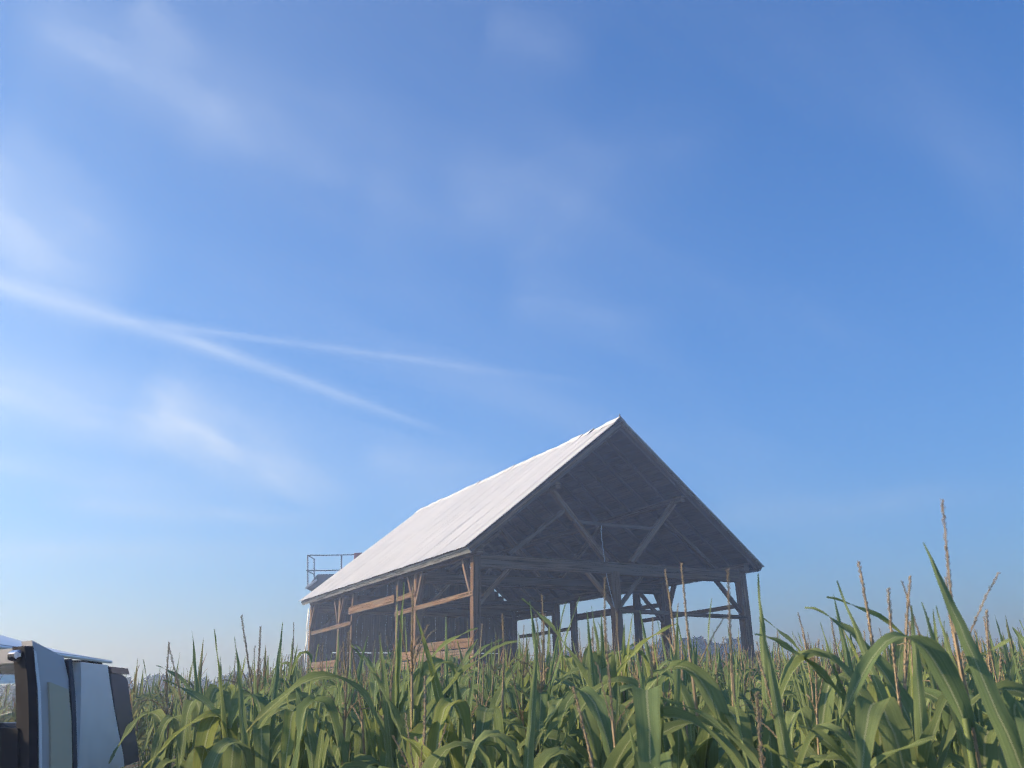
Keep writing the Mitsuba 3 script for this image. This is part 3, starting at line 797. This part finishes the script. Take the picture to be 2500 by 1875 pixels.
def tassel(r, branches, L, fine=True):
    """tassel growing up from the origin: bare stem, central spike and side branches beset with spikelets."""
    parts = []

    def spike(p0, d, ln, rad, droop, dens):
        n = 7
        s = np.linspace(0, 1, n)
        side = unit(np.cross(d, [0.2, 0.3, 1])) * r.normal(0, 0.05)
        pts = np.array([p0 + np.array(d) * ln * q + side * ln * q ** 2 * 2 + np.array([0, 0, -droop]) * ln * q ** 2 for q in s])
        parts.append(tube_mesh(pts, np.linspace(rad, rad * 0.45, n), 4 if fine else 3, cap=False))
        if not fine:
            return
        cum = CubicSpline(s, pts)
        for q in np.linspace(0.08, 0.99, max(4, int(ln * dens))):
            c = cum(q)
            tan = unit(cum(q, 1))
            o = r.normal(size=3); o -= tan * (o @ tan); o = unit(o)
            ax = unit(tan * 0.95 + o * 0.24)
            sz = r.uniform(0.0032, 0.0045)
            b1 = unit(np.cross(ax, o + 0.01)); b2 = np.cross(ax, b1)
            cc = c + o * rad * 0.9 + ax * sz * 0.7
            w = sz * 0.28
            vv = np.array([cc - ax * sz, cc + b1 * w, cc + b2 * w, cc - b1 * w, cc - b2 * w, cc + ax * sz])
            parts.append((vv, np.array([(0, 2, 1), (0, 3, 2), (0, 4, 3), (0, 1, 4), (5, 1, 2), (5, 2, 3), (5, 3, 4), (5, 4, 1)])))

    stem = 0.42 * L
    parts.append(tube_mesh([(0, 0, -0.12), (0, 0, stem * 0.5), (0, 0, stem)], [0.006, 0.005, 0.0045], 5 if fine else 3, cap=False))
    spike(np.array([0, 0, stem]), unit([r.normal(0, .04), r.normal(0, .04), 1]), 0.58 * L, 0.0034, 0.0, 480)
    for k in range(branches):
        az, el = r.uniform(0, 6.28), math.radians(r.uniform(8, 32))
        d = np.array([math.sin(el) * math.cos(az), math.sin(el) * math.sin(az), math.cos(el)])
        spike(np.array([0, 0, stem * r.uniform(0.72, 1.02)]), d, L * r.uniform(0.30, 0.52), 0.0019, r.uniform(-0.05, 0.6), 230)
    return join(parts)


r = np.random.default_rng(99)
BLADES = {}
for kind, cnt, L, W in (('spear', 7, 0.56, 0.058), ('arch', 9, 0.74, 0.080), ('kink', 12, 0.72, 0.090), ('spread', 6, 0.58, 0.066)):
    BLADES[kind] = []
    for k in range(cnt):
        v, f, u = blade(kind, L, W, r)
        BLADES[kind].append([mikit.ply((v, f), f'corn_blade_{t}', smooth=True, uv=u) for t in range(1)][0])
TASSELS = [mikit.ply(tassel(r, nb, L), 'corn_tassel') for nb, L in ((0, 0.46), (2, 0.44), (4, 0.42), (6, 0.42), (9, 0.40), (5, 0.36), (1, 0.50))]
STEMS = []
for k in range(4):
    n = 13
    zz = np.linspace(-0.08, 1.0, n)
    bend = r.normal(0, 0.015, 2)
    pts = [(bend[0] * math.sin(2 * z), bend[1] * math.sin(1.5 * z), z) for z in zz]
    rad = 0.012 * (1 - 0.45 * np.linspace(0, 1, n)) * (1 + 0.12 * (np.arange(n) % 2))
    STEMS.append(mikit.ply(tube_mesh(pts, rad, 7), 'corn_stem', smooth=True))


def tint(shape, k):
    return {**shape, 'bsdf': {'type': 'ref', 'id': f'corn_blade_{k}'}}


def zrot(x, y, z, az, sx=1.0, sz=None):
    return T().translate([float(x), float(y), float(z)]).rotate([0, 0, 1], math.degrees(az)).scale([sx, sx, sx if sz is None else sz])


def aim_matrix(p0, p1, length, az=0.0, out=None, fat=1.25):
    """local +z onto the line p0 -> p1, scaled so that 'length' spans it."""
    d = np.subtract(p1, p0)
    z = unit(d)
    x = unit(np.cross([math.sin(az), math.cos(az), 0.05], z))
    if out is not None:
        x = np.array([out[0] * math.cos(az) - out[1] * math.sin(az), out[0] * math.sin(az) + out[1] * math.cos(az), 0])
        x = unit(x - z * (x @ z))
    y = np.cross(z, x)
    k = np.linalg.norm(d) / length
    M = np.eye(4)
    M[:3, 0], M[:3, 1], M[:3, 2], M[:3, 3] = x * min(k, 1.25), y * min(k, 1.25) * fat / 1.25, z * k, p0
    return T(M.tolist())


ROWS = ('front', 'second', 'third', 'fourth', 'fifth', 'sixth', 'seventh', 'eighth', 'ninth', 'tenth', 'eleventh', 'twelfth')
MARKS = ((-19, 'beside the white van'), (-15.5, 'a little right of the van'), (-12.5, 'just left of the barn'), (-9.5, 'below the far left barn corner'), (-6.5, 'below the left barn studs'),
         (-3.5, 'below the left barn rails'), (-0.8, 'below the near left barn post'), (2.0, 'below the dark barn end wall'), (5.0, 'below the narrow inner barn posts'), (8.0, 'below the barn centre post'),
         (11.5, 'below the braced right barn post'), (15.0, 'below the near right barn corner'), (19.0, 'just right of the barn'), (23.0, 'midway between barn and right edge'), (27.0, 'left of the tallest leaf'), (90, 'at the right picture edge'))
LOOKS = ('a single spike tassel', 'a two pronged tassel', 'a four armed tassel', 'a six armed tassel', 'a bushy tassel', 'a short branched tassel', 'a tall thin tassel')


def zone_of(x, y, row, tk):
    az = math.degrees(math.atan2(x, y))
    where = next(w for a, w in MARKS if az < a)
    look = LOOKS[tk] if tk is not None else 'no tassel'
    lab = f'corn plant, {ROWS[min(row, 11)]} row, with {look}, {where}'
    return lab, f'{ROWS[min(row, 11)]} row corn plants with {look}, {where}'


def corn_plant(x, y, H, az, r, n_low=10, tassel_kind=None, tassel_scale=1.0, label=None, group=None, spear=None, tip=None, fat=1.25, mix_=(0.84, 0.10, 0.06)):
    g = float(ground_z(x, y))
    k = thing('corn_plant', label, 'corn plant', group)
    put(f'{k}__stalk', {**STEMS[int(r.integers(4))], 'to_world': zrot(x, y, g, r.uniform(0, 6.28), 1.0, H + 0.02)})
    step = (H - 0.42) / n_low
    tone = int(r.choice(3, p=(0.52, 0.34, 0.14)))
    for i in range(n_low):
        z = g + 0.42 + step * (i + 0.6 + r.normal(0, 0.1))
        a = az + math.pi * (i % 2) + r.normal(0, 0.28)
        kind = ('kink', 'arch', 'spread')[int(r.choice(3, p=mix_))]
        top = i >= n_low - 2
        if top and r.random() < 0.3:
            kind = 'spread' if r.random() < 0.3 else 'arch'
        sh = BLADES[kind][int(r.integers(len(BLADES[kind])))]
        s = r.uniform(0.82, 1.12) * (0.85 if top else 1.0) * (0.78 if math.hypot(x, y) < 2.15 else 1.0)
        put(f'{k}__leaf', {**tint(sh, tone if r.random() < 0.8 else int(r.integers(3))), 'to_world': zrot(x, y, z, a, s)})
    if spear is not None:
        p0 = np.array([x, y, g + H - 0.22])
        sh = BLADES['spear'][int(r.integers(7))]
        put(f'{k}__leaf', {**tint(sh, tone), 'to_world': aim_matrix(p0, spear, 0.55, r.uniform(-0.5, 0.5), out=-rn, fat=fat)})
    else:
        for q in range(int(r.integers(2, 5)) if math.hypot(x, y) > 2.15 else 1):
            sh = BLADES['spear'][int(r.integers(7))]
            put(f'{k}__leaf', {**tint(sh, tone), 'to_world': zrot(x, y, g + H - r.uniform(0.05, 0.25), r.uniform(0, 6.28), r.uniform(0.55, 0.9)) @ T().rotate([0, 1, 0], r.uniform(0, 16))})
    if tassel_kind is not None:
        if tip is not None:
            put(f'{k}__tassel', {**TASSELS[tassel_kind], 'to_world': aim_matrix(np.array([x, y, g + H - 0.02]), tip, (0.46, 0.44, 0.42, 0.42, 0.40, 0.36, 0.50)[tassel_kind], r.uniform(0, 6))})
        else:
            put(f'{k}__tassel', {**TASSELS[tassel_kind], 'to_world': zrot(x, y, g + H - 0.03, r.uniform(0, 6.28), tassel_scale) @ T().rotate([1, 0, 0], r.normal(0, 7))})
    return k


rw, rn = np.array([-0.74, 0.67]) / math.hypot(0.74, 0.67), np.array([0.67, 0.74]) / math.hypot(0.74, 0.67)
# plants that stand out, one by one: x, y, tip x, y, z
SPEARS = [
    (0.955, 1.700, 0.840, 1.760, 1.856, 'corn plant with the tallest broad leaf, standing upright near the right edge'),
    (0.60, 2.225, 0.626, 2.213, 1.857, 'corn plant with a slim upright spear leaf just right of the barn corner post'),
    (0.90, 2.060, 0.787, 2.108, 1.827, 'corn plant with a dark pointed leaf leaning left, midway between barn and right edge'),
    (1.023, 2.714, 0.987, 2.727, 1.850, 'corn plant with a pale pointed leaf behind the dark leaning leaf at the right'),
    (-0.155, 2.793, -0.284, 2.786, 1.826, 'corn plant whose long leaf leans left across the near left barn post'),
    (0.002, 2.400, 0.067, 2.399, 1.747, 'corn plant with a tall narrow leaf pointing up under the middle of the barn'),
    (0.262, 2.989, 0.248, 2.990, 1.834, 'corn plant with an upright leaf under the barn centre post'),
    (-1.072, 3.437, -1.129, 3.418, 1.828, 'corn plant with the broadest upright leaf left of the barn'),
    (-1.324, 3.880, -1.389, 3.857, 1.851, 'corn plant with a narrow spear leaf second from the van'),
    (-1.102, 4.053, -1.071, 4.061, 1.894, 'corn plant with a curved leaf leaning right beside the far left barn corner'),
    (-1.639, 4.298, -1.736, 4.260, 1.758, 'corn plant nearest the van with a leaf leaning left'),
    (0.846, 1.977, 0.890, 1.957, 1.750, 'corn plant with a short dark pointed leaf left of the tallest leaf'),
    (0.430, 2.564, 0.464, 2.558, 1.796, 'corn plant with a thin leaf in front of the near right barn post'),
    (-0.939, 3.268, -1.003, 3.249, 1.787, 'corn plant with crossing leaf and tassel left of the barn'),
]
TIPS = [
    (0.883, 1.794, 0.883, 1.795, 1.969, 6, 'corn plant with the highest tassel of all at the far right'),
    (0.863, 2.186, 0.874, 2.181, 1.887, 0, 'corn plant with a slender tassel rising right of the barn'),
    (0.843, 2.032, 0.855, 2.027, 1.805, 0, 'corn plant with a thick pinkish tan tassel at the right'),
    (1.000, 2.400, 1.050, 2.379, 1.875, 1, 'corn plant with a thin straight tassel beside the thick tan one'),
    (0.502, 2.551, 0.481, 2.555, 1.948, 6, 'corn plant whose tassel leans left across the barn gable'),
    (0.571, 2.434, 0.593, 2.429, 1.906, 0, 'corn plant with a tassel up against the near right barn post'),
    (0.298, 3.086, 0.315, 3.084, 1.966, 0, 'corn plant with a straight tassel under the hanging cord'),
    (0.557, 3.151, 0.568, 3.149, 1.999, 1, 'corn plant with a tassel in front of the braced inner post'),
    (-0.993, 3.564, -1.099, 3.533, 1.893, 1, 'corn plant with a long tassel leaning left, left of the barn'),
    (-1.587, 4.211, -1.648, 4.187, 1.828, 2, 'corn plant with the leftmost thin tassels next to the van'),
    (-1.404, 3.959, -1.499, 3.923, 1.813, 1, 'corn plant with a tassel second from the van'),
    (-0.062, 3.199, -0.036, 3.200, 1.855, 0, 'corn plant with a tassel in front of the dark end wall of the barn'),
    (0.210, 1.989, 0.133, 1.996, 1.604, 0, 'corn plant with a low thick tassel leaning left in the middle foreground'),
    (0.441, 1.694, 0.442, 1.693, 1.587, 0, 'corn plant with a low upright brown tassel right of the middle foreground'),
    (-0.281, 2.585, -0.249, 2.588, 1.639, 4, 'corn plant with a drooping brown tassel low in front of the barn'),
    (-1.077, 3.748, -1.075, 3.749, 1.864, 3, 'corn plant with a forked tassel left of the far barn corner'),
    (0.069, 3.299, 0.108, 3.298, 1.860, 3, 'corn plant with a branching tassel before the open barn side'),
    (1.382, 2.663, 1.393, 2.657, 1.801, 2, 'corn plant with a tassel near the right border of the picture'),
    (-0.457, 3.268, -0.452, 3.269, 1.779, 2, 'corn plant with tassels in front of the barn studs'),
    (-0.545, 3.356, -0.601, 3.346, 1.786, 1, 'corn plant with a tassel before the left part of the barn'),
]
taken = []
r = np.random.default_rng(2024)
for (x, y, tx, ty, tz, lab) in SPEARS:
    corn_plant(x, y, min(1.5, tz - 0.33), r.uniform(0, 6.28), r, label=lab, group=None, spear=(tx, ty, tz), tassel_kind=None, fat=1.3 if 'tallest' in lab or 'broadest' in lab else 1.0)
    taken.append((x, y))
for (x, y, tx, ty, tz, kind, lab) in TIPS:
    corn_plant(x, y, max(1.15, tz - 0.46), r.uniform(0, 6.28), r, label=lab, tassel_kind=kind, tip=(tx, ty, tz))
    taken.append((x, y))

cand = []
for row in range(0, 130):
    o = 1.86 + 0.76 * row
    for s in np.arange(-75, 75, 0.165):
        q = rn * (o + r.normal(0, 0.035)) + rw * (s + r.normal(0, 0.04))
        dist, az = math.hypot(*q), math.degrees(math.atan2(q[0], q[1]))
        if q[1] < 0.2 or abs(az) > 36 or dist > 75 or dist < 1.95:
            continue
        if az < (-19.4 if dist < 6 else -21.6) and dist < 10:
            continue
        w = np.array([q[0], q[1], 0]) - BO * [1, 1, 0]
        a, b = w @ bu, w @ bv
        if -6.2 < a < 6.2 and -1.2 < b < 16.5:
            continue
        vs, vq = (np.array([*q, 0]) - V0) @ vt, (np.array([*q, 0]) - V0) @ vn
        if -3 < vs < 5.2 and -2.6 < vq < 0.9:
            continue
        cand.append((dist, q[0], q[1], row, az))
cand.sort()
near, far = [], []
for c in cand:
    if len(near) < 300 - len(taken) and abs(c[4]) < 33:
        if min(math.hypot(c[1] - x, c[2] - y) for x, y in taken) > 0.11:
            near.append(c)
    elif c[0] > 4.0:
        far.append(c)
for dist, x, y, row, az in near:
    H = (r.normal(1.36, 0.07) if row < 2 else r.normal(1.49, 0.08)) + (0.05 if -9 < az < 9 else 0.0)
    tk = int(r.choice(7, p=(0.12, 0.16, 0.2, 0.18, 0.12, 0.12, 0.10))) if r.random() < (0.5 if row < 2 else 0.9) else None
    lab, grp = zone_of(x, y, row, tk)
    corn_plant(x, y, H, r.uniform(0, 6.28), r, label=lab, group=grp, tassel_kind=tk, tassel_scale=r.uniform(0.7, 1.05))

# the rest of the field: lighter plants as one object
protos = []
for k in range(14):
    rr = np.random.default_rng(500 + k)
    parts, cols = [], []
    for i in range(6):
        kind = ('arch', 'spread', 'kink', 'spear', 'arch', 'spear')[i]
        v, f, u = blade(kind, 0.75 if kind != 'spear' else 0.5, 0.085 if kind != 'spear' else 0.06, rr, seg=6, cross=1)
        a = rr.uniform(0, 6.28) if i > 1 else math.pi * i + k
        ca, sa = math.cos(a), math.sin(a)
        v = v @ np.array([[ca, sa, 0], [-sa, ca, 0], [0, 0, 1]]) + [0, 0, (1.0, 1.12, 1.25, 1.38, 1.35, 1.45)[i] + rr.normal(0, 0.04)]
        parts.append((v, f)); cols.append(np.tile(np.array([0.255, 0.325, 0.15]) * rr.uniform(0.8, 1.2), (len(v), 1)))
    if k % 5:
        v, f = tassel(rr, int(rr.integers(1, 6)), 0.42, fine=False)
        v = v * [2.0, 2.0, 1.1] + [0, 0, 1.45]
        parts.append((v, f)); cols.append(np.tile(np.array([0.40, 0.29, 0.18]) * rr.uniform(0.8, 1.2), (len(v), 1)))
    v, f = join(parts)
    protos.append((v, f, np.vstack(cols)))
VV, FF, CC, o = [], [], [], 0
GZF = ground_z(np.array([c[1] for c in far]), np.array([c[2] for c in far]))
for (dist, x, y, row, az), gz in zip(far, GZF):
    keep = 1.0 if dist < 16 else max(0.16, 16 / dist) ** 1.3
    if r.random() > keep:
        continue
    v, f, c = protos[int(r.integers(14))]
    a, s, h = r.uniform(0, 6.28), r.uniform(0.9, 1.15), r.normal(1.0, 0.05)
    ca, sa = math.cos(a) * s, math.sin(a) * s
    VV.append(v @ np.array([[ca, sa, 0], [-sa, ca, 0], [0, 0, h]]) + [x, y, gz])
    FF.append(f + o); CC.append(c * r.uniform(0.85, 1.15) * np.array([r.uniform(0.9, 1.25), 1, 1])); o += len(v)
FF = np.vstack(FF)
print('far corn plants', len(VV), 'triangles', len(FF), 'near', len(near))
scene['corn_field'] = mikit.ply((np.vstack(VV), FF), 'corn_far', color=np.clip(np.vstack(CC), 0, 1))
labels['corn_field'] = {'label': 'tasselled green corn stretching away around the barn', 'category': 'corn field', 'kind': 'stuff'}
